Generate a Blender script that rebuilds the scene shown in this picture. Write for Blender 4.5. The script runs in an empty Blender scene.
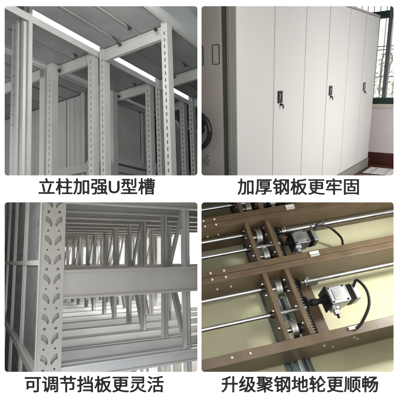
import bpy, bmesh, math, random
from mathutils import Vector, Matrix, geometry
random.seed(7)
S = bpy.context.scene
COL = S.collection

# ------------------------------------------------------------------ materials
def mat(name, rgb, rough=0.5, metal=0.0, var=0.06, scale=8.0, bump=0.0, bscale=60.0, emis=None, spec=0.5, coat=0.0):
    m = bpy.data.materials.new(name); m.use_nodes = True
    nt = m.node_tree; b = nt.nodes['Principled BSDF']
    b.inputs['Roughness'].default_value = rough
    b.inputs['Metallic'].default_value = metal
    b.inputs['Specular IOR Level'].default_value = spec
    b.inputs['Coat Weight'].default_value = coat
    tc = nt.nodes.new('ShaderNodeTexCoord')
    n = nt.nodes.new('ShaderNodeTexNoise'); n.inputs['Scale'].default_value = scale; n.inputs['Detail'].default_value = 6
    nt.links.new(tc.outputs['Object'], n.inputs['Vector'])
    r = nt.nodes.new('ShaderNodeValToRGB')
    r.color_ramp.elements[0].position = 0.3; r.color_ramp.elements[1].position = 0.7
    r.color_ramp.elements[0].color = (*[max(0, c*(1-var)) for c in rgb], 1)
    r.color_ramp.elements[1].color = (*[min(1, c*(1+var)) for c in rgb], 1)
    nt.links.new(n.outputs['Fac'], r.inputs['Fac'])
    nt.links.new(r.outputs['Color'], b.inputs['Base Color'])
    mr = nt.nodes.new('ShaderNodeMapRange')
    mr.inputs['To Min'].default_value = max(0.02, rough-0.09); mr.inputs['To Max'].default_value = min(1, rough+0.09)
    nt.links.new(n.outputs['Fac'], mr.inputs['Value']); nt.links.new(mr.outputs['Result'], b.inputs['Roughness'])
    if bump:
        n2 = nt.nodes.new('ShaderNodeTexNoise'); n2.inputs['Scale'].default_value = bscale; n2.inputs['Detail'].default_value = 4
        nt.links.new(tc.outputs['Object'], n2.inputs['Vector'])
        bp = nt.nodes.new('ShaderNodeBump'); bp.inputs['Strength'].default_value = bump; bp.inputs['Distance'].default_value = 0.01
        nt.links.new(n2.outputs['Fac'], bp.inputs['Height']); nt.links.new(bp.outputs['Normal'], b.inputs['Normal'])
    if emis:
        b.inputs['Emission Color'].default_value = (*emis[0], 1); b.inputs['Emission Strength'].default_value = emis[1]
    return m

M = dict(
    board=mat('white_card', (0.93, 0.93, 0.93), 0.6, var=0.0, spec=0.2),
    ink=mat('ink', (0.0085, 0.0085, 0.009), 1.0, var=0.0, spec=0.0),
    liner=mat('grey_liner', (0.42, 0.42, 0.41), 0.9, var=0.02),
    # upper left
    rackpaint=mat('rack_paint', (0.47, 0.475, 0.465), 0.42, var=0.07, scale=5, bump=0.06, bscale=40),
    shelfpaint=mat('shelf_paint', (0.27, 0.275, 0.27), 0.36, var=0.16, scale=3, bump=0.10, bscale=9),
    panelpaint=mat('panel_paint', (0.44, 0.45, 0.44), 0.5, var=0.10, scale=3, bump=0.08, bscale=12),
    zinc=mat('dark_bolt', (0.10, 0.10, 0.10), 0.4, 0.8),
    ceiling=mat('ceiling_sheet', (0.62, 0.64, 0.64), 0.6, var=0.10, scale=2.0, bump=0.1, bscale=8),
    tube=mat('tube_glow', (0.9, 0.9, 0.9), 0.5, var=0, emis=((0.93, 0.98, 1.0), 6.0)),
    # upper right
    door=mat('door_enamel', (0.68, 0.67, 0.64), 0.58, var=0.015, scale=1.5, bump=0.02, bscale=5, spec=0.22),
    trim=mat('trim_enamel', (0.30, 0.30, 0.26), 0.42, var=0.04),
    endpanel=mat('end_panel_enamel', (0.42, 0.38, 0.355), 0.5, var=0.04, bump=0.03),
    dark=mat('dark_gap', (0.06, 0.06, 0.055), 0.6),
    black=mat('black_plastic', (0.012, 0.012, 0.012), 0.35),
    chrome=mat('chrome', (0.7, 0.7, 0.7), 0.22, 1.0),
    pinkwall=mat('wall_paint', (0.74, 0.69, 0.69), 0.8, var=0.02, bump=0.05, bscale=40),
    skirt=mat('skirting_wood', (0.07, 0.018, 0.014), 0.35, var=0.2, scale=6),
    redfloor=mat('red_floor', (0.10, 0.028, 0.018), 0.25, var=0.25, scale=5),
    green=mat('green_window_paint', (0.014, 0.04, 0.035), 0.4, var=0.1),
    mullion=mat('grey_window_paint', (0.10, 0.105, 0.115), 0.45, var=0.05),
    iron=mat('grille_iron', (0.40, 0.38, 0.37), 0.6, var=0.15),
    sill=mat('sill_stone', (0.62, 0.56, 0.48), 0.6, var=0.08),
    sky=mat('bright_sky', (0.9, 0.9, 0.9), 1.0, var=0, emis=((0.97, 0.98, 1.0), 1.15)),
    leaf=mat('leaf', (0.42, 0.47, 0.30), 0.7, var=0.4, scale=3),
    white=mat('white_plastic', (0.75, 0.75, 0.73), 0.4),
    # lower left
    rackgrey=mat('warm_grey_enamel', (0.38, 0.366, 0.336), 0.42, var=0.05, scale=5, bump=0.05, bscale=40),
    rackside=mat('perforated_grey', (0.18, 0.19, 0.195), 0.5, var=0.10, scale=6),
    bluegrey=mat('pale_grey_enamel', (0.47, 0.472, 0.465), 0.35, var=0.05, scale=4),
    hall=mat('hall_wall', (0.88, 0.87, 0.82), 0.8, var=0.03),
    conc=mat('concrete', (0.22, 0.21, 0.20), 0.7, var=0.2, scale=2, bump=0.2),
    # lower right
    brown=mat('brown_enamel', (0.138, 0.094, 0.054), 0.42, var=0.20, scale=9, bump=0.06, bscale=90),
    steel=mat('bright_steel', (0.72, 0.73, 0.74), 0.28, 1.0, var=0.08, scale=10),
    alu=mat('cast_aluminium', (0.62, 0.63, 0.66), 0.35, 0.9, var=0.12, scale=20, bump=0.1, bscale=120),
    railsteel=mat('rail_steel', (0.22, 0.27, 0.28), 0.35, 0.7, var=0.35, scale=14),
    cream=mat('cream_floor', (0.72, 0.70, 0.46), 0.5, var=0.09, scale=3.0, bump=0.12, bscale=90),
    oily=mat('oily_black', (0.02, 0.02, 0.02), 0.3, 0.3, var=0.3, scale=20),
    screw=mat('screw_head', (0.80, 0.74, 0.62), 0.35, 0.6),
)

# ------------------------------------------------------------------ the four bays: rigid frames (rotation, size)
R = dict(
    TL=[[0.85294, 0.52044, -0.04038], [-0.51277, 0.84983, 0.12189], [0.09775, -0.08326, 0.99172]],
    TR=[[0.79162, 0.60993, -0.03651], [-0.59245, 0.75157, -0.29009], [-0.1495, 0.25127, 0.9563]],
    BL=[[0.87147, -0.49011, -0.01819], [0.48714, 0.8607, 0.14793], [-0.05684, -0.13777, 0.98883]],
    BR=[[0.97165, -0.23101, 0.05025], [0.17866, 0.57832, -0.79601], [0.15482, 0.78242, 0.6032]])
# inner faces of the display case round each bay: (point, outward normal)
PV = Vector((1, 0.0025, 0)).normalized(); PH = Vector((0, -0.0275, 1)).normalized()
BACK = 14.0; SL = 1.5; HW = 0.98   # the case starts at the board's edge (0.98) and flares by SL
def bay_planes(k):
    pl = [(Vector((0, 1.632, 0)), Vector((0, -1, 0))), (Vector((0, BACK-0.02, 0)), Vector((0, 1, 0)))]
    sx = -1 if k[1] == 'L' else 1; sz = 1 if k[0] == 'T' else -1
    pl.append((PV*sx*0.004, -PV*sx)); pl.append((PH*sz*0.004, -PH*sz))
    pl.append((Vector((sx*(HW-0.005), 1.6, 0)), Vector((sx, -SL, 0)).normalized()))
    pl.append((Vector((0, 1.6, sz*(HW-0.005))), Vector((0, -SL, sz)).normalized()))
    return pl

class Bay:
    def __init__(s, key, size):
        s.k = key; s.s = size; s.R = Matrix(R[key]).to_quaternion().to_matrix(); s.pl = bay_planes(key)
    def thing(s, name, label, cat, base=(0, 0, 0), group=None, kind=None):
        o = bpy.data.objects.new(name, None); COL.objects.link(o)
        o.empty_display_size = 0.05
        b = Vector(base)
        o.matrix_world = Matrix.Translation(s.R @ (b*s.s)) @ s.R.to_4x4()
        if label: o['label'] = label
        if cat: o['category'] = cat
        if group: o['group'] = group
        if kind: o['kind'] = kind
        o['_b'] = list(b); return o
    def build(s, name, mb, m, parent=None, smooth=False, base=None, label=None, cat=None, kind=None, group=None, bevel=0.0):
        """link the collected shapes as one mesh; whatever would pass through the case's own walls is cut off at them"""
        root = parent
        b = Vector(base) if base is not None else None
        if root is not None:
            while root.parent: root = root.parent
            b = Vector(root['_b'])
        if b is None: b = Vector((0, 0, 0))
        me = bpy.data.meshes.new(name)
        vs = [(Vector(v)-b)*s.s for v in mb.v]
        me.from_pydata(vs, [], mb.f); me.validate()
        bm = bmesh.new(); bm.from_mesh(me)
        off = s.R @ (b*s.s)
        bmesh.ops.recalc_face_normals(bm, faces=bm.faces)
        if bevel:
            es = [e for e in bm.edges if len(e.link_faces) == 2 and e.calc_face_angle(0) > 0.9]
            bmesh.ops.bevel(bm, geom=es, offset=bevel*s.s, segments=2, affect='EDGES', profile=0.6, clamp_overlap=True)
        for co, no in s.pl:
            if any((s.R @ v.co + off - co).dot(no) > 1e-6 for v in bm.verts):
                lc = s.R.transposed() @ (co-off); ln = s.R.transposed() @ no
                bmesh.ops.bisect_plane(bm, geom=bm.verts[:]+bm.edges[:]+bm.faces[:], plane_co=lc, plane_no=ln, clear_outer=True)
        if not bm.faces:
            bm.free(); bpy.data.meshes.remove(me); return None
        bm.to_mesh(me); bm.free()
        if smooth:
            for p in me.polygons: p.use_smooth = True
            try: me.set_sharp_from_angle(angle=math.radians(35))
            except Exception: pass
        me.materials.append(m)
        o = bpy.data.objects.new(name, me); COL.objects.link(o)
        if parent is not None: o.parent = parent
        else:
            o.matrix_world = Matrix.Translation(off) @ s.R.to_4x4(); o['_b'] = list(b)
        if label: o['label'] = label
        if cat: o['category'] = cat
        if kind: o['kind'] = kind
        if group: o['group'] = group
        return o
    def area(s, loc, target, size, power, col=(1, 1, 1), sy=None):
        l = bpy.data.lights.new('unseen_lamp', 'AREA'); l.energy = power; l.color = col
        l.shape = 'RECTANGLE'; l.size = size; l.size_y = sy or size
        o = bpy.data.objects.new('unseen_lamp', l); COL.objects.link(o)
        p = s.R @ (Vector(loc)*s.s); t = s.R @ (Vector(target)*s.s)
        o.location = p; o.rotation_euler = (t-p).to_track_quat('-Z', 'Y').to_euler()
        return o

class MB:
    def __init__(s): s.v = []; s.f = []
    def box(s, x0, x1, y0, y1, z0, z1):
        n = len(s.v)
        s.v += [(x, y, z) for z in (z0, z1) for y in (y0, y1) for x in (x0, x1)]
        for q in ((0, 2, 3, 1), (4, 5, 7, 6), (0, 1, 5, 4), (2, 6, 7, 3), (0, 4, 6, 2), (1, 3, 7, 5)): s.f.append(tuple(n+i for i in q))
        return s
    def quad(s, a, b, c, d):
        n = len(s.v); s.v += [a, b, c, d]; s.f.append((n, n+1, n+2, n+3)); return s
    def ring(s, c, u, w, r, n):
        k = len(s.v)
        for i in range(n):
            a = 2*math.pi*i/n; s.v.append(tuple(Vector(c)+u*r*math.cos(a)+w*r*math.sin(a)))
        return k
    def rev(s, p0, p1, prof, n=20):
        """turned shape: prof = [(t along axis, radius)]"""
        p0 = Vector(p0); p1 = Vector(p1); d = (p1-p0); L = d.length; d.normalize()
        u = d.orthogonal().normalized(); w = d.cross(u); ks = []
        for t, r in prof: ks.append(s.ring(p0+d*L*t, u, w, r, n))
        for a, b in zip(ks[:-1], ks[1:]):
            for i in range(n): s.f.append((a+i, a+(i+1) % n, b+(i+1) % n, b+i))
        s.f.append(tuple(ks[0]+i for i in range(n))[::-1]); s.f.append(tuple(ks[-1]+i for i in range(n)))
        return s
    def cyl(s, p0, p1, r, n=16): return s.rev(p0, p1, [(0, r), (1, r)], n)
    def pipe(s, pts, r, n=10):
        pts = [Vector(p) for p in pts]; prev = None; u = None
        for i, p in enumerate(pts):
            d = (pts[min(i+1, len(pts)-1)]-pts[max(i-1, 0)]).normalized()
            u = (d.orthogonal() if u is None else u-d*u.dot(d)).normalized(); w = d.cross(u)
            k = s.ring(p, u, w, r, n)
            if prev is not None:
                for j in range(n): s.f.append((prev+j, prev+(j+1) % n, k+(j+1) % n, k+j))
            else: s.f.append(tuple(k+j for j in range(n))[::-1])
            prev = k
        s.f.append(tuple(prev+j for j in range(n))); return s
    def bar(s, p0, p1, wu, hw, up=(0, 0, 1)):
        """rectangular bar from p0 to p1, width wu across, hw along up"""
        p0 = Vector(p0); p1 = Vector(p1); d = (p1-p0).normalized(); up = Vector(up)
        a = d.cross(up).normalized(); b = a.cross(d)
        n = len(s.v)
        for p in (p0, p1):
            for i, j in ((-1, -1), (1, -1), (1, 1), (-1, 1)): s.v.append(tuple(p+a*wu/2*i+b*hw/2*j))
        for q in ((0, 1, 2, 3), (7, 6, 5, 4), (0, 4, 5, 1), (1, 5, 6, 2), (2, 6, 7, 3), (3, 7, 4, 0)): s.f.append(tuple(n+i for i in q))
        return s
    def plate(s, o, u, w, loops, th):
        """flat sheet with cut-outs: loops[0] is the outline, the rest are holes; o + u*a + w*b, thickness th along u x w"""
        o = Vector(o); u = Vector(u); w = Vector(w); nn = u.cross(w).normalized()*th
        pts = [[Vector((a, b, 0)) for a, b in lp] for lp in loops]
        tri = geometry.tessellate_polygon(pts)
        flat = [p for lp in pts for p in lp]; n = len(s.v); N = len(flat)
        for p in flat: s.v.append(tuple(o+u*p.x+w*p.y))
        for p in flat: s.v.append(tuple(o+u*p.x+w*p.y+nn))
        for t in tri:
            s.f.append(tuple(n+i for i in t)); s.f.append(tuple(n+N+i for i in t)[::-1])
        k = 0
        for lp in pts:
            m = len(lp)
            for i in range(m):
                a = n+k+i; b = n+k+(i+1) % m; s.f.append((a, b, b+N, a+N))
            k += m
        return s

def unseen_lamp(loc, target, size, power, col=(1, 1, 1), sy=None):
    l = bpy.data.lights.new('unseen_lamp', 'AREA'); l.energy = power; l.color = col; l.shape = 'RECTANGLE'; l.size = size; l.size_y = sy or size
    o = bpy.data.objects.new('unseen_lamp', l); COL.objects.link(o)
    o.location = loc; o.rotation_euler = (Vector(target)-Vector(loc)).to_track_quat('-Z', 'Y').to_euler(); return o

def spline(A, k=8):
    A = [Vector(p) for p in A]; out = []
    for i in range(len(A)-1):
        p0 = A[max(i-1, 0)]; p1 = A[i]; p2 = A[i+1]; p3 = A[min(i+2, len(A)-1)]
        for q in range(k):
            t = q/k; out.append(0.5*((2*p1)+(-p0+p2)*t+(2*p0-5*p1+4*p2-p3)*t*t+(-p0+3*p1-3*p2+p3)*t**3))
    return out+[A[-1]]

def rrect(x0, x1, y0, y1, r, n=6):
    out = []
    for cx, cy, a0 in ((x1-r, y1-r, 0), (x0+r, y1-r, 90), (x0+r, y0+r, 180), (x1-r, y0+r, 270)):
        for i in range(n+1):
            a = math.radians(a0+90*i/n); out.append((cx+r*math.cos(a), cy+r*math.sin(a)))
    return out
def circ(cx, cy, r, n=12): return [(cx+r*math.cos(2*math.pi*i/n), cy+r*math.sin(2*math.pi*i/n)) for i in range(n)]

# ------------------------------------------------------------------ display board and its unseen light-blocking case
P = 0.004; D = 1.6                       # one photograph pixel is 4 mm on the board
def bxz(u, v): return ((u-200)*P, (200-v)*P)
board = bpy.data.objects.new('display_board', None); COL.objects.link(board)
board.location = (0, D, -0.95)
board['label'] = 'white display board with four rounded windows and dark Chinese captions'
board['category'] = 'display board'
loops = [[(-0.98, -0.98), (0.98, -0.98), (0.98, 0.98), (-0.98, 0.98)]]
for (u0, u1, v0, v1) in ((3.8, 197.6, 5.3, 175.6), (201.3, 394.4, 5.3, 175.6), (3.8, 197.6, 202.2, 372.6), (201.3, 394.4, 202.2, 372.6)):
    x0, z1 = bxz(u0, v0); x1, z0 = bxz(u1, v1); loops.append(rrect(x0, x1, z0, z1, 0.013))
mb = MB(); mb.plate((0, D, 0), (1, 0, 0), (0, 0, 1), loops, -0.006)
me = bpy.data.meshes.new('front_panel'); me.from_pydata(mb.v, [], mb.f)
bm = bmesh.new(); bm.from_mesh(me); bmesh.ops.recalc_face_normals(bm, faces=bm.faces); bm.to_mesh(me); bm.free()
me.materials.append(M['board'])
fp = bpy.data.objects.new('front_panel', me); COL.objects.link(fp); fp.parent = board; fp.location = (0, -D, 0.95)

def caption(text, u0, u1, vc):
    cu = bpy.data.curves.new('caption', 'FONT'); cu.body = text; cu.size = 1.0; cu.extrude = 0.004
    cu.resolution_u = 4
    o = bpy.data.objects.new('tmp', cu); COL.objects.link(o)
    bpy.context.view_layer.update()
    src = bpy.data.meshes.new_from_object(o.evaluated_get(bpy.context.evaluated_depsgraph_get()))
    bpy.data.objects.remove(o)
    V = []; F = []; q = 0.025                       # heavy weight: the strokes laid side by side
    for n_, (dx, dy) in enumerate(((0, 0), (q, 0), (-q, 0), (0, q*.8), (0, -q*.8), (q*.7, q*.6), (-q*.7, q*.6), (q*.7, -q*.6), (-q*.7, -q*.6))):
        k0 = len(V); V += [(v.co.x+dx, v.co.y+dy, v.co.z+n_*0.0012) for v in src.vertices]
        F += [tuple(k0+i for i in p.vertices) for p in src.polygons]
    me = bpy.data.meshes.new('caption'); me.from_pydata(V, [], F)
    xs = [v[0] for v in V]; ys = [v[1] for v in V]
    k = (u1-u0)*P/(max(xs)-min(xs)); cx = (max(xs)+min(xs))/2; cy = (max(ys)+min(ys))/2
    X, Z = bxz((u0+u1)/2, vc)
    for v in me.vertices:
        x, y, z = v.co; v.co = ((x-cx)*k, -z*k, (y-cy)*k)
    me.materials.append(M['ink'])
    c = bpy.data.objects.new('caption', me); COL.objects.link(c); c.parent = board
    c.location = (X, -0.0015, Z+0.95)
    c['label'] = 'dark caption reading ' + text
caption('立柱加强U型槽', 38.5, 155.2, 186.4)
caption('加厚钢板更牢固', 237.3, 359.0, 186.6)
caption('可调节挡板更灵活', 24.8, 164.0, 384.0)
caption('升级聚钢地轮更顺畅', 221.3, 378.2, 384.0)

def sheet(name, a, b, c, d, th_vec, m):
    vs = [Vector(p) for p in (a, b, c, d)]; t = Vector(th_vec)
    me = bpy.data.meshes.new(name)
    me.from_pydata([tuple(v) for v in vs]+[tuple(v+t) for v in vs], [], [(0, 1, 2, 3), (7, 6, 5, 4), (0, 4, 5, 1), (1, 5, 6, 2), (2, 6, 7, 3), (3, 7, 4, 0)])
    bm = bmesh.new(); bm.from_mesh(me); bmesh.ops.recalc_face_normals(bm, faces=bm.faces); bm.to_mesh(me); bm.free()
    me.materials.append(m); o = bpy.data.objects.new(name, me); COL.objects.link(o); o['kind'] = 'structure'; return o
y0 = D+0.008; y1 = BACK; h0 = HW; h1 = HW+SL*(BACK-D)
sheet('partition_wall', (-.0025*y0-.0025, y0, -h0), (-.0025*y1-.0025, y1, -h1), (-.0025*y1-.0025, y1, h1), (-.0025*y0-.0025, y0, h0), (0.005, 0, 0), M['liner'])
sheet('partition_shelf_wall', (-h0, y0, .0275*y0-.0025), (-h1, y1, .0275*y1-.0025), (h1, y1, .0275*y1-.0025), (h0, y0, .0275*y0-.0025), (0, 0, 0.005), M['liner'])
for sx in (-1, 1):
    sheet('baffle_wall', (sx*h0, y0, -h0), (sx*h1, y1, -h1), (sx*h1, y1, h1), (sx*h0, y0, h0), (sx*0.02, 0, 0), M['liner'])  # unseen outer walls, added to keep the surround's light out of the bays
    sheet('baffle_wall', (-h0, y0, sx*h0), (-h1, y1, sx*h1), (h1, y1, sx*h1), (h0, y0, sx*h0), (0, 0, sx*0.02), M['liner'])
sheet('baffle_back_wall', (-h1, y1, -h1), (h1, y1, -h1), (h1, y1, h1), (-h1, y1, h1), (0, 0.02, 0), M['liner'])  # unseen back, added to close the bays against outside light

# ================================================================== UPPER LEFT: underside of storage shelves
B = Bay('TL', 2.0)
def slot_holes(w, z0, z1, pitch, ln, sw, off=0.0):
    h = []; z = z0+pitch/2+off
    while z < z1-pitch/2:
        h.append([(w/2-sw/2, z-ln/2), (w/2+sw/2, z-ln/2), (w/2+sw/2, z+ln/2), (w/2-sw/2, z+ln/2)]); z += pitch
    return h
def tl_post(par, x, y, z0, z1, w=0.026, d=0.030, far=False, label=None):
    """C-shaped upright: slotted front flange, side web, short return lip"""
    m = MB(); t = 0.0025
    if far: m.box(x, x+w, y, y+t, z0, z1)
    else: m.plate((x, y, 0), (1, 0, 0), (0, 0, 1), [[(0, z0), (w, z0), (w, z1), (0, z1)]]+slot_holes(w, 0.18, z1-0.03, 0.0245, 0.013, 0.0045), -t)
    m.box(x+w-t, x+w, y+t, y+d, z0, z1)
    m.box(x+w*0.45, x+w-t, y+d-t, y+d, z0, z1)
    m.box(x, x+t, y+t, y+d*0.9, z0, z1)
    return B.build('post', m, M['rackpaint'], par, label=label)
def tl_beam(par, xa, xb, y, zt=0.797, h=0.046):
    m = MB(); m.box(xa, xb, y, y+0.012, zt-h, zt)
    m.box(xa, xb, y-0.004, y, zt-0.007, zt); m.box(xa, xb, y-0.004, y, zt-h, zt-h+0.006)
    m.box(xa-0.001, xa+0.004, y-0.010, y-0.004, zt-h+0.002, zt-0.002); m.box(xb-0.004, xb+0.001, y-0.010, y-0.004, zt-h+0.002, zt-0.002)
    return B.build('beam', m, M['rackpaint'], par, bevel=0.001)
def tl_shelf(par, xa, xb, ya, yb, z=0.80, seams=()):
    m = MB(); xs = [xa]+list(seams)+[xb]; g = 0.0022
    for i, (p, q) in enumerate(zip(xs[:-1], xs[1:])):
        p2 = p+(g if i else 0); q2 = q-(g if i < len(xs)-2 else 0)
        m.box(p2, q2, ya, yb, z, z+0.002)
        for xx in (p2, q2-0.002): m.box(xx, xx+0.002, ya, yb, z+0.002, z+0.007)
    for s_ in seams: m.box(s_-0.010, s_-0.0045, ya, yb, z-0.003, z)
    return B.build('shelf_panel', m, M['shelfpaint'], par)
def tl_lip(par, x, ya, yb, z=0.80, s_=1):
    m = MB(); m.box(min(x, x+0.003*s_), max(x, x+0.003*s_), ya, yb, z-0.006, z+0.022); m.box(min(x, x-0.012*s_), max(x, x-0.012*s_), ya, yb, z-0.009, z-0.006)
    return B.build('edge_lip', m, M['rackpaint'], par)
def tl_bolt(par, x, y, z):
    m = MB(); m.rev((x, y, z), (x, y-0.010, z), [(0, 0.007), (0.4, 0.007), (0.45, 0.0045), (1, 0.004)], 8)
    return B.build('bolt', m, M['zinc'], par)
def hook(par, x, y, z, L=0.05):
    m = MB(); m.pipe([(x, y-L, z+0.010), (x, y-0.01, z-0.002), (x, y, z-0.006), (x+0.004, y+0.005, z-0.010)], 0.0026, 8)
    m.cyl((x-0.004, y-0.002, z-0.01), (x+0.006, y-0.002, z-0.01), 0.0045, 8)
    return B.build('shelf_clip', m, M['zinc'], par)

ys = [1.085, 1.445, 1.735, 2.03, 2.34, 2.66, 3.0, 3.4]
# right-hand rack (gap-side and outer posts)
rk = B.thing('shelving_rack', 'pale grey steel rack right of the bright gap, its wide shelf overhead, slotted post foremost', 'shelving rack', (-0.9, 1.1, 0))
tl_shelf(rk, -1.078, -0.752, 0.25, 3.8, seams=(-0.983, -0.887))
tl_lip(rk, -0.752, 0.25, 3.8)
for i, y in enumerate(ys):
    tl_post(rk, -1.102, y+0.012, -0.4, 0.815, far=i > 3)
    tl_post(rk, -0.782, y-0.008, -0.4, 0.822 if i == 0 else 0.80, far=i > 3)
    tl_beam(rk, -1.074, -0.784, y+0.014)
    tl_bolt(rk, -0.80, y-0.012, 0.776)
    hook(rk, -0.985, y+0.004, 0.795); hook(rk, -0.889, y-0.05, 0.802, 0.03); tl_bolt(rk, -1.05, y+0.004, 0.808)
# left-hand rack
rk = B.thing('shelving_rack', 'pale grey steel rack left of the bright gap, with a wide ribbed post', 'shelving rack', (-1.23, 1.1, 0))
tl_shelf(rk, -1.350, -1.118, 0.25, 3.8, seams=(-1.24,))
m = MB(); m.box(-1.1175, -1.1145, 0.25, 3.8, 0.780, 0.806); B.build('edge_lip', m, M['rackpaint'], rk)
m = MB(); w = 0.030
m.plate((-1.210, 0.79, 0), (1, 0, 0), (0, 0, 1), [[(0, -0.4), (w, -0.4), (w, 1.0), (0, 1.0)]]+slot_holes(w, 0.42, 0.98, 0.034, 0.009, 0.004), -0.003)
prof = [(-1.180, 0.789), (-1.176, 0.783), (-1.165, 0.783), (-1.161, 0.789), (-1.149, 0.789), (-1.145, 0.782), (-1.132, 0.782), (-1.128, 0.789), (-1.116, 0.789), (-1.112, 0.793), (-1.112, 0.801), (-1.210, 0.801), (-1.210, 0.793), (-1.180, 0.793)]
n = len(m.v); N = len(prof)
m.v += [(x, y, -0.4) for x, y in prof]+[(x, y, 1.0) for x, y in prof]
for i in range(N): m.f.append((n+i, n+(i+1) % N, n+N+(i+1) % N, n+N+i))
m.f.append(tuple(n+i for i in range(N))); m.f.append(tuple(n+N+i for i in range(N)))
B.build('post', m, M['rackpaint'], rk, label='wide ribbed post with a slotted flange')
for i, y in enumerate(ys):
    tl_post(rk, -1.150, y-0.004, -0.4, 0.806, w=0.028, far=i > 3)
    tl_post(rk, -1.368, y-0.03, -0.4, 0.80, w=0.036, far=i > 0)
    tl_beam(rk, -1.330, -1.150, y+0.004, h=0.042)
    hook(rk, -1.2, y-0.02, 0.802, 0.035); tl_bolt(rk, -1.315, y-0.004, 0.77); tl_bolt(rk, -1.165, y-0.012, 0.806)
# rear panels of the left-hand rack, facing the aisle between the posts
def framed_panel(par, x, ya, yb, z0, z1, n=3):
    f = MB(); f.box(x, x+0.016, ya, ya+0.024, z0, z1); f.box(x, x+0.016, yb-0.024, yb, z0, z1)
    f.box(x, x+0.016, ya+0.024, yb-0.024, z0, z0+0.02); f.box(x, x+0.016, ya+0.024, yb-0.024, z1-0.02, z1)
    f.box(x-0.012, x-0.001, ya+0.03, ya+0.045, z0+0.022, z1-0.02); f.box(x-0.012, x-0.001, yb-0.045, yb-0.03, z0+0.022, z1-0.02)
    f.box(x-0.012, x-0.001, ya+0.045, yb-0.045, z0+0.022, z0+0.036)
    B.build('panel_frame', f, M['rackpaint'], par, bevel=0.001)
    m = MB(); a = ya+0.046; b = yb-0.046; st = (b-a)/n
    for i in range(n): m.box(x-0.020, x-0.014, a+i*st+0.0015, a+(i+1)*st-0.0015, z0+0.036, z1)
    B.build('rear_panel', m, M['panelpaint'], par)
framed_panel(rk, -1.375, 1.455, 1.735, 0.445, 0.79, 5)
m = MB(); m.box(-1.40, -1.385, 1.30, 1.80, -0.4, 0.43); m.box(-1.384, -1.372, 1.30, 1.80, 0.405, 0.437); B.build('kick_panel', m, M['panelpaint'], rk)
# third rack, further left, closed by seamed end panels
rk = B.thing('shelving_rack', 'dim grey rack at the far left, closed by tall seamed sheet panels', 'shelving rack', (-1.6, 1.4, 0))
tl_shelf(rk, -2.2, -1.385, 0.25, 3.8, seams=(-1.9, -1.75, -1.6, -1.49))
tl_lip(rk, -1.385, 0.25, 3.8)
m = MB()
for xa, xb in ((-2.2, -1.90), (-1.897, -1.752), (-1.749, -1.602), (-1.599, -1.492)):
    m.box(xa, xb, 1.36, 1.366, 0.2, 0.795)
    m.box(xb-0.006, xb, 1.354, 1.36, 0.44, 0.795); xm = (xa+xb)/2; m.box(xm-0.003, xm+0.003, 1.357, 1.36, 0.44, 0.795); m.box(xm-0.035, xm-0.031, 1.358, 1.36, 0.44, 0.795)
B.build('end_panel', m, M['panelpaint'], rk)
m = MB(); m.box(-1.486, -1.462, 1.35, 1.374, 0.2, 0.80); m.box(-1.452, -1.44, 1.36, 1.38, 0.2, 0.80)
B.build('post', m, M['rackpaint'], rk)
m = MB(); m.box(-1.458, -1.39, 1.40, 1.406, 0.2, 0.795); B.build('end_panel', m, M['panelpaint'], rk)
m = MB(); m.box(-2.2, -1.395, 1.335, 1.353, 0.39, 0.432); B.build('beam', m, M['rackpaint'], rk, bevel=0.001)
m = MB(); m.box(-2.2, -1.39, 1.06, 1.075, 0.755, 0.797); B.build('beam', m, M['rackpaint'], rk, bevel=0.001)
for y in (1.06, 1.74, 2.1, 2.5):
    m = MB(); m.box(-1.42, -1.39, y, y+0.03, -0.2, 0.80); m.box(-1.39, -1.384, y+0.004, y+0.012, -0.2, 0.80); B.build('post', m, M['rackpaint'], rk)
for y in (1.06, 1.10): tl_bolt(rk, -1.56, y, 0.776)
# back wall of the store, ceiling, tube lamps
m = MB()
yy = 0.0
for i in range(26): m.box(-2.3, -2.28, 0.9+i*0.14, 0.9+i*0.14+0.136, -0.4, 1.5)
for i in range(22): m.box(-2.28+i*0.14, -2.28+i*0.14+0.136, 4.3, 4.32, -0.4, 1.5)
B.build('back_wall', m, M['panelpaint'], kind='structure')
m = MB(); m.box(-2.3, 1.5, 0.2, 4.3, 1.32, 1.34)
for i in range(16): m.box(-2.2+i*0.22, -2.2+i*0.22+0.02, 0.2, 4.3, 1.306, 1.32)
B.build('ceiling', m, M['ceiling'], kind='structure')
for x, z, ya, yb, wd, lab in ((-1.60, 1.175, 0.9, 4.0, 0.030, 'long glowing ceiling tube seen through the wide gap between two racks'),
                    (-1.86, 1.12, 1.9, 2.45, 0.022, 'shorter glowing ceiling tube seen dimly between the far racks')):
    t = B.thing('tube_light', lab, 'tube light', (x, ya, z))
    m = MB(); m.rev((x, ya, z), (x, yb, z), [(0, wd*0.7), (0.004, wd), (0.996, wd), (1, wd*0.7)], 14); B.build('tube', m, M['tube'], t, smooth=True)
    m = MB(); m.box(x-wd*1.3, x+wd*1.3, ya-0.03, yb+0.03, z+wd+0.003, z+wd+0.03); B.build('housing', m, M['white'], t, bevel=0.003)
unseen_lamp((-0.30, 1.80, 1.12), (-0.9, 3.2, 0.9), 0.5, 9, (1, 0.99, 0.96), 0.25)  # added above the opening, out of view, to light posts and shelf undersides
unseen_lamp((-2.6, 2.9, 0.45), (-1.3, 4.1, 0.9), 0.9, 11, (1, 1, 0.98))  # added at the left, out of view, to brighten the seamed panels
unseen_lamp((-0.45, 2.0, 1.2), (-1.6, 3.6, 0.9), 0.4, 4, (1, 1, 0.98))  # added out of view to lift the racks
unseen_lamp((-0.3, 2.3, 2.0), (-0.2, 3.2, 2.8), 0.5, 16, (0.95, 1, 1))  # added out of view to brighten the ceiling

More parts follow.
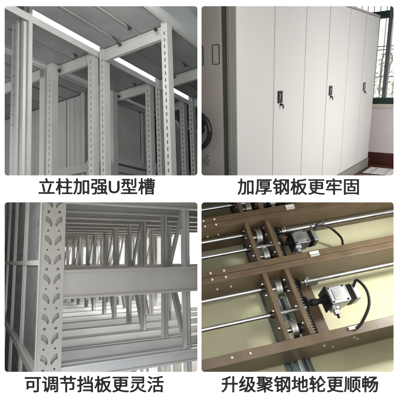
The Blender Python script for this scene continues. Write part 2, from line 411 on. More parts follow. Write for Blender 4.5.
# ================================================================== UPPER RIGHT: mobile filing cabinet
B = Bay('TR', 1.6)
FX = -1.0; Y0 = 1.557; Y1 = 3.75; ZT = 0.43; ZB = -0.735; ZF = -0.82
cab = B.thing('filing_cabinet', 'long off-white mobile filing cabinet with black recessed handles and an end handwheel', 'cabinet', (-1.2, 1.6, ZF))
m = MB(); m.box(-1.44, FX-0.012, Y0+0.01, Y1-0.004, ZB-0.004, ZT-0.004); B.build('body', m, M['trim'], cab)
m = MB(); m.box(-1.44, FX+0.004, Y0-0.006, Y1+0.004, ZF+0.002, ZB-0.006); m.box(-1.44, FX-0.004, Y0-0.006, Y1, ZB-0.006, ZB-0.0045)
B.build('plinth', m, M['trim'], cab, bevel=0.002)
m = MB(); m.box(-1.44, FX+0.003, Y0, Y1+0.004, ZT-0.003, ZT+0.012); B.build('top_panel', m, M['trim'], cab, bevel=0.002)
seams = [Y0+0.004, 1.935, 2.290, 2.664, 3.022, 3.410, Y1-0.004]
for i, (p, q) in enumerate(zip(seams[:-1], seams[1:])):
    m = MB(); g = 0.0030; e = 0.010
    a_, b_ = p+g, q-g
    m.box(FX-0.011, FX, a_, b_, ZB, ZT-0.006)
    if i % 2 == 0: m.box(FX, FX+0.004, b_-0.020, b_-0.001, ZB, ZT-0.006)        # folded closing edge
    d = B.build('door', m, M['door'], cab, bevel=0.0015)
    if i % 2 == 1:
        hy = a_+0.042
        zc = -0.108
        m = MB(); hw, hh = 0.0215, 0.031
        ol = [(-hw, -hh), (hw, -hh), (hw, hh), (-hw, hh)]
        il = [(-hw*0.45, -hh*0.55), (hw*0.45, -hh*0.55), (hw*0.45, hh*0.72), (-hw*0.45, hh*0.72)]
        m.plate((FX, hy, zc), (0, 1, 0), (0, 0, 1), [ol, il], 0.008)
        m.box(FX, FX+0.001, hy-hw*0.45, hy+hw*0.45, zc-hh*0.55, zc+hh*0.72)
        h = B.build('handle', m, M['black'], d, bevel=0.0008)
        m = MB(); m.rev((FX+0.001, hy, zc+0.012), (FX+0.007, hy, zc+0.012), [(0, 0.007), (1, 0.006)], 12)
        m.box(FX+0.001, FX+0.006, hy-0.004, hy+0.004, zc-0.014, zc+0.008); B.build('handle_latch', m, M['chrome'], d)
        m = MB(); kz = zc-0.050; m.rev((FX, hy+0.012, kz+0.01), (FX+0.016, hy+0.012, kz+0.01), [(0, 0.007), (0.6, 0.006), (1, 0.003)], 10)
        m.rev((FX+0.014, hy+0.014, kz), (FX+0.018, hy+0.014, kz), [(0, 0.007), (1, 0.007)], 12); m.box(FX+0.014, FX+0.017, hy+0.011, hy+0.017, kz-0.013, kz)
        B.build('key', m, M['black'], d)
# corner trim and end panel
m = MB(); m.box(-1.043, FX+0.004, Y0-0.004, Y0+0.002, ZB, ZT); m.box(-1.030, -1.018, Y0-0.010, Y0-0.004, ZB, ZT); B.build('corner_trim', m, M['trim'], cab, bevel=0.001)
m = MB(); m.box(-1.071, -1.043, Y0+0.004, Y0+0.010, ZB, ZT); B.build('shadow_gap', m, M['dark'], cab)
m = MB(); m.box(-1.45, -1.071, Y0-0.012, Y0+0.004, ZB, ZT); B.build('end_panel', m, M['endpanel'], cab, bevel=0.003)
for xc in (-1.095, -1.185):
    m = MB(); o_ = rrect(xc-0.019, xc+0.019, 0.058, 0.142, 0.007, 3); i_ = rrect(xc-0.0165, xc+0.0165, 0.0605, 0.1395, 0.006, 3)
    m.plate((0, Y0-0.012, 0), (1, 0, 0), (0, 0, 1), [o_, i_], 0.003); lh = B.build('label_holder', m, M['black'], cab)
    m = MB(); m.plate((0, Y0-0.0125, 0), (1, 0, 0), (0, 0, 1), [i_], 0.0008); B.build('label_card', m, M['endpanel'], lh)
# handwheel
wc = Vector((-1.190, Y0-0.06, -0.236)); wr = 0.083
m = MB(); pts = [wc+Vector((wr*math.cos(t*math.pi/18), 0, wr*math.sin(t*math.pi/18))) for t in range(37)]
m.pipe(pts, 0.012, 10); wh = B.build('handwheel', m, M['black'], cab, smooth=True)
m = MB(); m.rev(wc+Vector((0, 0.05, 0)), wc+Vector((0, -0.012, 0)), [(0, 0.018), (0.5, 0.020), (0.55, 0.030), (0.95, 0.028), (1, 0.020)], 18); B.build('hub', m, M['black'], wh, smooth=True)
m = MB(); m.rev(wc+Vector((0, -0.012, 0)), wc+Vector((0, -0.017, 0)), [(0, 0.016), (1, 0.013)], 18); B.build('hub_cap', m, M['chrome'], wh, smooth=True)
for k in range(3):
    an = math.radians(40+120*k); e = wc+Vector((wr*math.cos(an), 0, wr*math.sin(an)))
    m = MB(); m.bar(wc+Vector((0, 0.004, 0)), e, 0.009, 0.024, up=(0, 0, 1) if abs(math.cos(an)) > .3 else (1, 0, 0)); B.build('spoke', m, M['black'], wh)
m = MB(); c_ = Vector((-1.155, Y0-0.012, -0.372))
m.rev(c_, c_+Vector((0, -0.022, 0)), [(0, 0.017), (0.3, 0.017), (0.35, 0.010), (1, 0.009)], 14); m.bar(c_+Vector((-0.016, -0.022, -0.016)), c_+Vector((0.016, -0.022, 0.010)), 0.006, 0.008)
m.bar(c_+Vector((0.002, -0.02, 0)), c_+Vector((0.016, -0.02, -0.03)), 0.004, 0.007)
B.build('lock', m, M['chrome'], cab, bevel=0.001)
# room behind
WY = 3.93
m = MB(); zs = -0.285
m.plate((0, WY, 0), (1, 0, 0), (0, 0, 1), [[(-2.4, ZF), (0.8, ZF), (0.8, 1.6), (-2.4, 1.6)], [(-1.5, zs), (-0.55, zs), (-0.55, 1.2), (-1.5, 1.2)]], -0.10)
B.build('wall', m, M['pinkwall'], kind='structure')
m = MB(); m.box(-2.4, 0.8, WY-0.012, WY-0.001, ZF+0.002, ZF+0.102); m.box(-2.4, 0.8, WY-0.016, WY-0.012, ZF+0.002, ZF+0.090); B.build('skirting_board', m, M['skirt'], kind='structure', bevel=0.001)
m = MB(); m.box(-3, 1.2, 0.4, 5.0, ZF-0.02, ZF); B.build('floor', m, M['redfloor'], kind='structure')
m = MB(); m.box(-2.4, 0.8, 1.0, WY, 1.6, 1.62); B.build('ceiling', m, M['pinkwall'], kind='structure')
win = B.thing('window', 'green framed window with a grey mullion beside the far end of the cabinet', 'window', (-1.0, WY, zs), kind='thing')
m = MB(); m.box(-1.5, -0.55, WY-0.02, WY+0.03, zs+0.012, zs+0.062); m.box(-1.5, -0.55, WY-0.03, WY-0.02, zs+0.012, zs+0.032); B.build('frame', m, M['green'], win, bevel=0.003)
m = MB(); m.box(-1.5, -0.55, WY-0.035, WY+0.03, 0.435, 0.493); m.box(-1.5, -0.915, WY-0.055, WY-0.035, 0.445, 0.485); B.build('transom', m, M['green'], win, bevel=0.003)
m = MB(); m.box(-0.962, -0.930, WY-0.062, WY-0.058, zs+0.065, 0.43); m.box(-0.960, -0.932, WY-0.058, WY+0.0, zs+0.065, 1.19); B.build('mullion', m, M['mullion'], win, bevel=0.002)
m = MB(); m.box(-1.49, -0.56, WY+0.012, WY+0.016, zs+0.062, 0.435); g_ = mat('glass', (0.9, 0.95, 0.95), 0.05, var=0)
g_.node_tree.nodes['Principled BSDF'].inputs['Transmission Weight'].default_value = 1; g_.node_tree.nodes['Principled BSDF'].inputs['IOR'].default_value = 1.02
B.build('pane', m, g_, win)
m = MB(); m.box(-1.5, -0.55, WY-0.05, WY+0.05, zs-0.022, zs+0.010); B.build('sill', m, M['sill'], win, bevel=0.004)
gr = B.thing('window_grille', 'thin wrought iron security grille with scrolls outside the window', 'grille', (-1.0, WY+0.25, zs))
GY = WY+0.25; mbars = MB()
for i in range(17):
    x = -1.45+i*0.056; mbars.cyl((x, GY, zs-0.1), (x, GY, 1.1), 0.0045, 8)
B.build('bars', mbars, M['iron'], gr)
mr_ = MB()
for z in (zs+0.02, -0.05, 0.19, 0.22, 0.60): mr_.box(-1.5, -0.55, GY-0.004, GY+0.004, z, z+0.009)
B.build('rails', mr_, M['iron'], gr)
for i in range(6):
    xc = -1.32+i*0.15; pts = []
    for t in range(25):
        an = math.radians(90-t*13); r_ = 0.075*(1-t/34); pts.append((xc+r_*math.cos(an)*0.6+0.01, GY-0.008, 0.10+r_*math.sin(an)))
    pts = [(xc-0.045, GY-0.008, -0.2), (xc-0.045, GY-0.008, 0.08), (xc-0.03, GY-0.008, 0.15)]+pts
    m = MB(); m.pipe(pts, 0.0055, 8); B.build('scroll', m, M['iron'], gr, smooth=True)
    m = MB(); m.box(xc+0.005, xc+0.035, GY-0.014, GY-0.006, -0.02, 0.055); m.box(xc+0.012, xc+0.028, GY-0.014, GY-0.006, 0.055, 0.075); B.build('plaque', m, M['iron'], gr, bevel=0.002)
m = MB(); m.box(-2.6, 0.4, 5.6, 5.62, -1.4, 2.2); B.build('sky', m, M['sky'], kind='structure')
m = MB()
for i in range(4200):
    x = random.uniform(-1.7, -0.5); z = -0.75+random.random()**1.3*0.85+0.10*math.sin(x*9); y = random.uniform(4.7, 5.3); r_ = random.uniform(.008, .02)
    v1 = Vector([random.uniform(-1, 1) for _ in range(3)]).normalized()*r_; v2 = v1.orthogonal().normalized()*r_*0.6; c_ = Vector((x, y, z))
    m.quad(tuple(c_-v1), tuple(c_+v2), tuple(c_+v1), tuple(c_-v2))
B.build('foliage', m, M['leaf'], kind='stuff', label='pale green foliage seen outside the barred window')
t = B.thing('floor_grating', 'small white slatted floor grating beside the plinth of the cabinet', 'grating', (-0.87, 3.6, ZF))
for k in range(5):
    m = MB(); m.box(-0.955, -0.60, 3.46+k*0.052, 3.46+k*0.052+0.019, ZF+0.003, ZF+0.012); B.build('slat', m, M['white'], t, bevel=0.002)
m = MB(); m.box(-0.99, -0.6, 3.45, 3.71, ZF+0.0008, ZF+0.0024)
for xx in (-0.90, -0.79, -0.68): m.box(xx, xx+0.008, 3.46, 3.70, ZF+0.0024, ZF+0.010)
B.build('tray', m, M['dark'], t)
unseen_lamp((2.75, 3.05, 0.85), (1.25, 4.1, 1.0), 1.3, 34, (1, 0.985, 0.985))  # large lamp added beyond the opening to light the doors evenly
unseen_lamp((2.9, 4.2, 0.6), (2.0, 5.1, 0.6), 0.6, 7, (1, 0.97, 0.97))  # added out of view to lift the dark lower right corner and wall
unseen_lamp((4.6, 5.0, 2.6), (4.4, 7.8, 1.3), 1.2, 110, (1, 1, 0.98))  # added outside the window to light the foliage and grille
unseen_lamp((0.5, 1.85, 1.25), (0.2, 3.0, 0.5), 0.5, 3, (1, 0.96, 0.93))  # small fill added out of view for the end panel

# ================================================================== LOWER LEFT: rows of adjustable racks
B = Bay('BL', 1.5)
def tooth(cx, cz, sgn, s_=1.0):
    o_ = [(-0.036, 0.016), (-0.034, 0.022), (-0.026, 0.020), (-0.016, 0.012), (-0.009, 0.000), (-0.006, -0.012), (-0.008, -0.022), (-0.012, -0.025),
          (-0.016, -0.018), (-0.022, -0.010), (-0.030, -0.004), (-0.036, -0.002)]
    p = [(cx+sgn*x*s_, cz+z*s_) for x, z in o_]
    return p if sgn > 0 else p[::-1]
def tear_face(m, o, u, w, width, z0, z1, th, zoff=0.0, pitch=0.081, holes=True):
    lp = [[(0, z0), (width, z0), (width, z1), (0, z1)]]; z = z0+0.05+zoff; k = 0
    while z < z1-0.04:
        lp += [tooth(width/2, z, 1, width/0.104), tooth(width/2, z, -1, width/0.104)]
        if holes:
            for q in (-1, 1): lp.append(circ(width/2+q*0.023*width/0.1, z-0.041, 0.0042 if k % 3 else 0.0062, 8))
        z += pitch; k += 1
    m.plate(o, u, w, lp, th)
ZU, ZL = 0.257, -0.43
NR = 11
for i in range(NR):
    ya = 1.80+0.62*i; yb = ya+0.31; near = i == 0
    lab = ['nearest warm grey rack, its front post punched with paired teardrop slots',
           'second rack back, seen just behind the nearest punched post', 'third rack back along the row, behind the second',
           'fourth rack back along the row, behind the third'][i] if i < 4 else 'small grey rack far down the row near the bright end wall'
    rk = B.thing('storage_rack', lab, 'storage rack', (0.65, ya, -2.0), group='grey storage racks standing in a deep row')
    pm = M['rackgrey'] if i < 2 else M['rackgrey']
    # left upright: punched front, folded lips, perforated side web
    m = MB(); xl, xr = (0.247, 0.344) if near else (0.250, 0.281)
    if near: m.box(xl+0.006, xr-0.006, ya+0.014, ya+0.017, -1.98, 0.95)
    if near: tear_face(m, (xl, ya, 0), (1, 0, 0), (0, 0, 1), xr-xl, -1.98, 0.95, -0.003, zoff=0.0)
    else: m.box(xl, xr, ya, ya+0.003, -1.98, 0.95)
    m.box(xl, xl+0.003, ya+0.003, ya+0.03, -1.98, 0.95); m.box(xr-0.003, xr, ya+0.003, ya+0.05, -1.98, 0.95)
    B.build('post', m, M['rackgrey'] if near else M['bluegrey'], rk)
    m = MB(); m.box(xl-0.006, xl-0.001, ya-0.002, ya+0.012, -1.98, 0.95); B.build('post_lip', m, M['bluegrey'], rk)
    m = MB()
    m.box(0.262, 0.265, ya+0.04, ya+0.61, -1.98, 0.95)
    if i < 3:
        for q_ in range(14):
            zz = -0.62+q_*0.11
            for yy_ in (0.10, 0.22, 0.36, 0.48): m.box(0.2585, 0.2615, ya+yy_, ya+yy_+0.035, zz+0.02*(yy_ > .2), zz+0.02*(yy_ > .2)+0.03)
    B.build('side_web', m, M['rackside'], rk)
    m = MB(); m.box(xl-0.004, xl+0.008, ya+0.012, ya+0.62, -0.012, 0.012); B.build('side_rail', m, M['bluegrey'], rk, bevel=0.002)
    m = MB(); m.box(xl-0.010, xl+0.008, ya+0.012, ya+0.62, ZL-0.04, ZL); m.box(xl+0.008, xl+0.06, ya+0.012, ya+0.62, ZL-0.006, ZL); B.build('side_rail', m, M['bluegrey'], rk, bevel=0.002)
    # right frame: two posts and crossing braces
    for y in (ya+0.10, yb+0.07):
        m = MB(); m.box(0.985, 1.005, y, y+0.003, -1.98, 0.95); m.box(0.985, 0.989, y, y+0.05, -1.98, 0.95); B.build('post', m, M['bluegrey'], rk)
        if i < 5:
            m = MB()
            lp = [[(0, -1.98), (0.06, -1.98), (0.06, 0.95), (0, 0.95)]]; z = -0.5
            while z < 0.4: lp.append(circ(0.03, z, 0.005, 6)); z += 0.03
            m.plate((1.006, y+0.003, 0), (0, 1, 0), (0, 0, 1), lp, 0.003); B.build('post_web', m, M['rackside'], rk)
    for za, zb in ((0.30, -0.03), (-0.44, -0.10)):
        m = MB(); m.bar((1.0, ya+0.16, za), (1.0, yb+0.04, zb), 0.006, 0.03, up=(0, 1, 0)); m.bar((1.006, ya+0.16, za), (1.006, yb+0.04, zb), 0.018, 0.004, up=(0, 1, 0)); B.build('brace', m, M['rackgrey'], rk)
        for xq in (1.30, 1.60):
            m = MB(); m.bar((xq, ya+0.16, za), (xq, yb+0.04, zb), 0.012, 0.03, up=(0, 1, 0)); B.build('brace', m, M['rackgrey'], rk)
    for xq in (1.30, 1.60):
        for y in (ya+0.10, yb+0.07):
            m = MB(); m.box(xq, xq+0.02, y, y+0.003, -1.98, 0.95); m.box(xq, xq+0.004, y, y+0.05, -1.98, 0.95); B.build('post', m, M['bluegrey'], rk)
    # beams
    for j, y in enumerate((ya, yb)):
        x1b = 1.9
        for z0, z1 in ((ZU, ZU+0.075), (-0.155, -0.033), (ZL-0.058, ZL)):
            if z0 == -0.155 and j == 1: z0, z1 = -0.12, -0.045
            m = MB(); xs_ = xr if j == 0 else xl+0.05
            m.box(xs_+0.001, x1b, y+0.006, y+0.030, z0, z1)
            m.box(xs_+0.001, x1b, y-0.001, y+0.006, z0, z0+0.010); m.box(xs_+0.001, x1b, y-0.001, y+0.006, z1-0.010, z1)
            m.box(xs_+0.001, x1b, y+0.030, y+0.055, z1-0.012, z1-0.008)
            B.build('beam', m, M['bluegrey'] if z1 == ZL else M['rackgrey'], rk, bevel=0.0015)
        for nm_, z0 in (('shelf_bar', ZL-0.034), ('shelf_bar', ZU+0.052)):
            m = MB(); m.box(0.36, 1.9, y+0.150, y+0.168, z0, z0+0.016); m.box(0.36, 1.9, y+0.146, y+0.150, z0+0.010, z0+0.016); B.build(nm_, m, M['bluegrey'], rk)
        for k in range(5):
            m = MB(); xx = 0.42+k*0.13+0.01*j
            m.box(xx, xx+0.035, y+0.056, y+0.058, ZU+0.055, ZU+0.068); 
            if i < 4: B.build('beam_clip', m, M['chrome'], rk)
m = MB(); m.box(-3, 8, 8.95, 9.0, -3, 3); B.build('back_wall', m, M['hall'], kind='structure')
m = MB(); m.box(-3, 8, 0, 8.95, -2.02, -2.0); B.build('floor', m, M['conc'], kind='structure')
m = MB(); m.box(2.6, 2.64, 1.5, 8.9, -2.0, 2); B.build('side_wall', m, M['hall'], kind='structure')
B.area((1.4, 7.6, 0.55), (1.0, 8.95, 0), 1.5, 500, (1, 0.99, 0.95), 2.0)  # added to whiten the end wall; no fitting is built
B.area((2.2, 4.2, 0.1), (2.62, 4.2, 0.0), 2.5, 260, (1, 0.99, 0.95), 1.2)  # added to brighten the side wall; no fitting is built
unseen_lamp((-1.7, 2.1, -0.25), (-0.4, 4.0, -0.6), 0.7, 22, (1, 0.97, 0.93))  # warm front fill for the near post, added out of view
unseen_lamp((-0.55, 1.95, -1.35), (-0.5, 3.6, -0.7), 0.6, 5, (0.86, 0.92, 1.0))  # cool front fill added below the opening, out of view
unseen_lamp((-0.4, 3.3, -2.0), (-0.3, 3.9, -0.2), 0.8, 18, (1, 0.98, 0.95))  # added below view, acting as light bounced off the floor
unseen_lamp((-0.7, 4.8, -2.6), (-0.6, 5.4, -0.2), 1.0, 95, (1, 0.98, 0.95))  # added further back, lifting the upper beams from below

# ================================================================== LOWER RIGHT: powered base frames on floor rails
B = Bay('BR', 1.4)
ZT = -1.6; H = 0.22; ZF = -1.86
m = MB(); m.box(-1.5, 4, -1.5, 4.5, ZF-0.02, ZF); B.build('floor', m, M['cream'], kind='structure')
def channel(par, yc0, yc1, open_low=True, x0=-0.4, x1=2.4, screws=(), face_screws=()):
    m = MB(); m.box(x0, x1, yc0, yc1, ZT-0.004, ZT)
    m.box(x0, x1, yc0, yc0+0.004, ZT-H, ZT-0.004); m.box(x0, x1, yc1-0.004, yc1, ZT-H, ZT-0.004)
    m.box(x0, x1, yc0+0.004, yc1-0.004, ZT-H, ZT-H+0.004)
    o = B.build('beam', m, M['brown'], par, bevel=0.002)
    for x, y in screws:
        m = MB(); m.rev((x, y, ZT), (x, y, ZT+0.005), [(0, 0.0058), (0.5, 0.0058), (1, 0.003)], 10); B.build('screw', m, M['screw'], o, smooth=True)
    for x, z in face_screws:
        m = MB(); m.rev((x, yc0, z), (x, yc0-0.006, z), [(0, 0.0058), (0.5, 0.0058), (1, 0.003)], 10); B.build('screw', m, M['screw'], o, smooth=True)
    return o
def member(par, x, y0_, y1_, w=0.020, h=0.10):
    m = MB(); m.box(x-w/2, x+w/2, y0_, y1_, ZT-h, ZT-0.002); o = B.build('cross_member', m, M['brown'], par, bevel=0.002)
    for f in (0.2, 0.45, 0.72, 0.9):
        m = MB(); y = y0_+(y1_-y0_)*f; m.rev((x-w/2, y, ZT-0.03-0.02*(f > .5)), (x-w/2-0.006, y, ZT-0.03-0.02*(f > .5)), [(0, 0.006), (1, 0.005)], 8); B.build('bolt', m, M['steel'], o)
def wheel(par, x, y, r=0.047, z=-1.672):
    m = MB(); m.rev((x-0.014, y, z), (x+0.014, y, z), [(0, r*0.86), (0.02, r*1.0), (0.16, r*1.0), (0.18, r*0.90), (0.82, r*0.90), (0.84, r*1.0), (0.98, r*1.0), (1, r*0.86)], 32)
    w = B.build('wheel', m, M['steel'], par, smooth=True)
    m = MB(); m.cyl((x-0.045, y, z), (x+0.045, y, z), 0.011, 14); B.build('axle', m, M['steel'], w, smooth=True)
    m = MB(); m.rev((x+0.020, y, z), (x+0.036, y, z), [(0, 0.024), (1, 0.022)], 16); B.build('bearing', m, M['oily'], w, smooth=True)
def rod(par, x0, x1, y, r=0.009, z=-1.65, name='drive_rod', mt='steel'):
    m = MB(); m.cyl((x0, y, z), (x1, y, z), r, 16); return B.build(name, m, M[mt], par, smooth=True)
def motor(par, x, y, z=-1.665, cable=True, sc=0.8):
    """gear motor: squared gearbox, black stepper core, two end bells, stub shaft with coupling, output boss"""
    o0 = Vector((x, y, z))
    def bl(name, mb_, mt_, par_, **k):             # motors come in two sizes: built at full size, then brought to sc round the shaft end
        mb_.v = [tuple(o0+(Vector(v)-o0)*(1.0 if name == 'cable' else sc)) for v in mb_.v]
        if 'bevel' in k: k['bevel'] *= sc
        return B.build(name, mb_, mt_, par_, **k)
    m = MB(); m.box(x, x+0.100, y-0.048, y+0.048, z-0.045, z+0.055); g = bl('motor', m, M['alu'], par, bevel=0.008)
    m = MB(); m.box(x-0.010, x-0.001, y-0.053, y+0.053, z-0.05, z+0.060); bl('face_plate', m, M['oily'], g, bevel=0.003)
    m = MB(); m.box(x+0.022, x+0.078, y-0.030, y+0.030, z+0.055, z+0.060); bl('gearbox_lid', m, M['alu'], g, bevel=0.004)
    for ax_ in (0.010, 0.090):
        for ay_ in (-0.038, 0.038):
            m = MB(); m.rev((x+ax_, y+ay_, z+0.055), (x+ax_, y+ay_, z+0.059), [(0, 0.0055), (0.8, 0.0055), (1, 0.004)], 10); bl('screw', m, M['oily'], g, smooth=True)
    m = MB(); m.box(x+0.030, x+0.070, y-0.020, y+0.018, z+0.0605, z+0.0615); bl('rating_plate', m, M['steel'], g)
    m = MB()
    for q_ in range(5): m.box(x+0.115+q_*0.0055, x+0.1172+q_*0.0055, y-0.0425, y+0.0425, z-0.038, z+0.0485)
    bl('cooling_fins', m, M['oily'], g)
    m = MB(); m.box(x+0.101, x+0.112, y-0.042, y+0.042, z-0.038, z+0.048); bl('end_bell', m, M['alu'], g, bevel=0.004)
    m = MB(); m.box(x+0.112, x+0.142, y-0.040, y+0.040, z-0.036, z+0.046); bl('motor_core', m, M['oily'], g, bevel=0.003)
    m = MB(); m.box(x+0.142, x+0.172, y-0.042, y+0.042, z-0.038, z+0.048); bl('end_bell', m, M['alu'], g, bevel=0.006)
    for sy_ in (-1, 1):
        for sz_ in (-1, 1):
            m = MB(); m.rev((x+0.172, y+sy_*0.032, z+0.005+sz_*0.033), (x+0.175, y+sy_*0.032, z+0.005+sz_*0.033), [(0, 0.005), (1, 0.005)], 8); bl('screw', m, M['oily'], g)
    m = MB(); m.rev((x-0.012, y, z), (x-0.118, y, z), [(0, 0.026), (0.10, 0.026), (0.12, 0.015), (0.4, 0.015), (0.42, 0.019), (0.72, 0.019), (0.74, 0.011), (1, 0.011)], 18); bl('coupling', m, M['oily'], g, smooth=True)
    m = MB(); m.rev((x+0.03, y-0.048, z-0.01), (x+0.03, y-0.085, z-0.01), [(0, 0.030), (0.4, 0.030), (0.45, 0.018), (1, 0.016)], 16); bl('output_boss', m, M['alu'], g, smooth=True)
    m = MB(); m.cyl((x+0.03, y-0.085, z-0.01), (x+0.03, y-0.105, z-0.01), 0.007, 10); bl('stub_shaft', m, M['oily'], g, smooth=True)
    if cable:
        pts = []
        A = [Vector((x+0.128, y+0.015, z+0.032)), Vector((x+0.140, y+0.034, z+0.070)), Vector((x+0.150, y-0.025, z+0.088)), Vector((x+0.128, y-0.090, z+0.088)), Vector((x+0.070, y-0.148, z+0.076)), Vector((x+0.035, y-0.166, z+0.073))]
        for i_ in range(len(A)-1):
            p0 = A[max(i_-1, 0)]; p1 = A[i_]; p2 = A[i_+1]; p3 = A[min(i_+2, len(A)-1)]
            for q in range(8):
                t_ = q/8; pts.append(0.5*((2*p1)+(-p0+p2)*t_+(2*p0-5*p1+4*p2-p3)*t_*t_+(-p0+3*p1-3*p2+p3)*t_**3))
        pts.append(A[-1]); m = MB(); m.pipe(pts, 0.0062, 10); bl('cable', m, M['black'], g, smooth=True)
def chain(par, x, ya, yb, z=-1.655):
    m = MB(); n_ = int((yb-ya)/0.0125)
    for i_ in range(n_):
        y = ya+i_*0.0125
        for dx in (-0.012, 0.006): m.box(x+dx, x+dx+0.004, y, y+0.0105, z-0.006+0.001*(i_ % 2), z+0.006+0.001*(i_ % 2))
        m.cyl((x-0.008, y+0.006, z), (x+0.006, y+0.006, z), 0.0042, 6)
    c = B.build('chain', m, M['oily'], par)
    m = MB()
    for i_ in range(n_):
        y = ya+i_*0.0125+0.006
        m.rev((x+0.010, y, z+0.002), (x+0.0125, y, z+0.002), [(0, 0.0036), (1, 0.003)], 6)
        m.rev((x-0.006, y, z+0.0045), (x+0.002, y, z+0.0045), [(0, 0.0030), (1, 0.003)], 6)
    B.build('chain_pins', m, M['steel'], c)
def sprocket(par, x, y, r=0.033, z=-1.665):
    m = MB(); pts = []
    for i_ in range(32):
        an = 2*math.pi*i_/32; rr = r*(1.0 if i_ % 2 else 0.86); pts.append((rr*math.cos(an), rr*math.sin(an)))
    m.plate((x, y, z), (0, 1, 0), (0, 0, 1), [pts], 0.006); B.build('sprocket', m, M['oily'], par)
frames = [
    # low beam (y0,y1), high beam, wheel y list, left rods, right rod, motor
    ('lower', (0.368, 0.408), (0.712, 0.742), (0.655, 0.462), (0.657, 0.536), (0.735, 0.650), (0.799, 0.555)),
    ('middle', (0.745, 0.773), (0.990, 1.018), (0.935, 0.825), (0.947, 0.867), (0.73, 0.930), (0.755, 0.868)),
    ('upper', (1.021, 1.050), (1.300, 1.330), (1.24, 1.11), (1.21, 1.135), (0.72, 1.24), (0.72, 1.145)),
]
labs = dict(lower='brown steel base frame lowest of the three, its motor cable running to a white clip',
            middle='brown steel base frame between the other two, its motor just above a white clip',
            upper='brown steel base frame mostly cut off at the top of its picture')
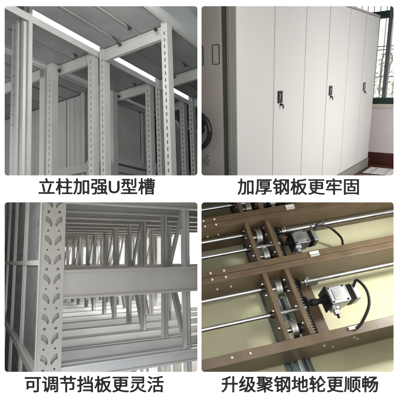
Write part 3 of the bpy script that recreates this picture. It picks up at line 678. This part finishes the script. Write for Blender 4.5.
for nm, lo, hi, wh_, lr, rr, mo in frames:
    fr = B.thing('base_frame', labs[nm], 'base frame', (0.6, (lo[0]+hi[1])/2, ZF), group='brown motorised base frames lying side by side')
    yl = (lo[0]+lo[1])/2; yh = (hi[0]+hi[1])/2
    if nm == 'lower':
        sc = [(0.303, 0.390), (0.378, 0.390)]; fsc = [(0.70, ZT-0.05), (0.83, ZT-0.03), (0.86, ZT-0.07), (0.76, ZT-0.11)]
    else: sc = [(0.31 if nm == 'middle' else 0.345, yl), (0.372 if nm == 'middle' else 0.40, yl)]; fsc = []
    channel(fr, lo[0], lo[1], screws=sc, face_screws=fsc)
    channel(fr, hi[0], hi[1], screws=[(0.31 if nm == 'lower' else 0.345, yh), (0.372 if nm == 'lower' else 0.40, yh)],
            face_screws=[(0.335 if nm == 'lower' else 0.36, ZT-0.075), (0.40 if nm == 'lower' else 0.415, ZT-0.075)])
    for x in (0.547, 0.652): member(fr, x, lo[1]+0.001, hi[0]-0.001)
    m = MB(); m.box(0.765, 0.82, lo[1]+0.002, hi[0]-0.002, ZT-H, ZT-H+0.012); B.build('cross_plate', m, M['brown'], fr, bevel=0.002)
    for y in wh_: wheel(fr, 0.60, y)
    for k, y in enumerate(lr):
        rod(fr, -0.3, 0.537 if k == 0 else 0.69, y)
        m = MB(); m.rev((0.52, y, -1.65), (0.536, y, -1.65), [(0, 0.013), (1, 0.016)], 14); B.build('bearing', m, M['oily'], fr, smooth=True)
    rod(fr, rr[0]+0.01, 2.3, rr[1], 0.0125)
    m = MB(); m.rev((rr[0]-0.03, rr[1], -1.65), (rr[0]+0.012, rr[1], -1.65), [(0, 0.008), (0.4, 0.009), (0.45, 0.017), (1, 0.016)], 14); m.cyl((rr[0], rr[1], -1.64), (rr[0], rr[1]+0.002, -1.615), 0.006, 8); B.build('rod_end', m, M['steel'], fr, smooth=True)
    m = MB(); m.box(rr[0]+0.015, rr[0]+0.06, rr[1]-0.014, rr[1]+0.014, -1.685, -1.652); B.build('bracket', m, M['oily'], fr, bevel=0.003)
    motor(fr, mo[0], mo[1], cable=(nm == 'lower'), sc=0.84 if nm == 'lower' else 0.72)
    chain(fr, 0.688, lo[1]+0.012, hi[0]-0.02); sprocket(fr, 0.70, mo[1]); sprocket(fr, 0.70, rr[1])
    if nm != 'lower':
        cx_ = 0.785 if nm == 'middle' else 0.77
        m = MB(); m.box(cx_, cx_+0.045, lo[0]+0.006, lo[1]-0.006, ZT+0.001, ZT+0.005); m.box(cx_, cx_+0.045, lo[0]-0.002, lo[0]+0.002, ZT-0.010, ZT+0.005); B.build('cable_clip', m, M['white'], fr)
        if nm == 'middle':
            m = MB(); m.pipe(spline([(0.872, 0.878, -1.66), (0.880, 0.900, -1.63), (0.905, 0.915, -1.615), (0.95, 0.905, -1.63), (1.0, 0.885, -1.67), (1.05, 0.872, -1.73), (1.08, 0.865, -1.80), (1.10, 0.86, -1.853)]), 0.006, 8); B.build('cable', m, M['black'], fr, smooth=True)
    else:
        m = MB(); m.box(0.805, 0.850, 0.388, 0.402, ZT+0.001, ZT+0.008); B.build('cable_clip', m, M['white'], fr, bevel=0.001)
for x, lab in ((0.635, 'dark steel floor rail running under the wheels of the brown frames'),):
    r_ = B.thing('floor_rail', lab, 'rail', (x, 0.6, ZF))
    m = MB(); m.box(x-0.062, x+0.062, -1, 2.4, ZF+0.001, ZF+0.010); B.build('rail_base', m, M['railsteel'], r_, bevel=0.001)
    m = MB(); m.box(x-0.040, x-0.030, -1, 2.4, ZF+0.011, ZF+0.040); m.box(x+0.030, x+0.040, -1, 2.4, ZF+0.011, ZF+0.040); B.build('rail_flange', m, M['railsteel'], r_, bevel=0.001)
    m = MB(); m.box(x-0.010, x+0.010, -1, 2.4, ZF+0.011, ZF+0.045); B.build('rail_head', m, M['steel'], r_, bevel=0.002)
unseen_lamp((1.35, 1.77, -0.10), (0.6, 2.5, -0.6), 0.9, 98, (1, 0.99, 0.94), 0.16)  # added under the partition, out of view, for floor and beam tops
unseen_lamp((2.2, 2.5, -0.2), (0.8, 2.7, -0.8), 0.9, 11, (1, 0.99, 0.95))  # weaker side fill added at the right, out of view

# ------------------------------------------------------------------ world, camera, view
w = bpy.data.worlds.new('World'); S.world = w; w.use_nodes = True
w.node_tree.nodes['Background'].inputs['Color'].default_value = (1, 1, 1, 1)
w.node_tree.nodes['Background'].inputs['Strength'].default_value = 3.5
cam = bpy.data.cameras.new('camera'); co = bpy.data.objects.new('camera', cam); COL.objects.link(co)
co.location = (0, 0, 0); co.rotation_euler = (math.radians(90), 0, 0)
cam.sensor_width = 36; cam.lens = 36; cam.clip_start = 0.05; cam.clip_end = 200
S.camera = co
S.view_settings.view_transform = 'Standard'; S.view_settings.look = 'None'; S.view_settings.exposure = 0; S.view_settings.gamma = 1
S.cycles.max_bounces = 8
for o in bpy.data.objects:
    if '_b' in o: del o['_b']
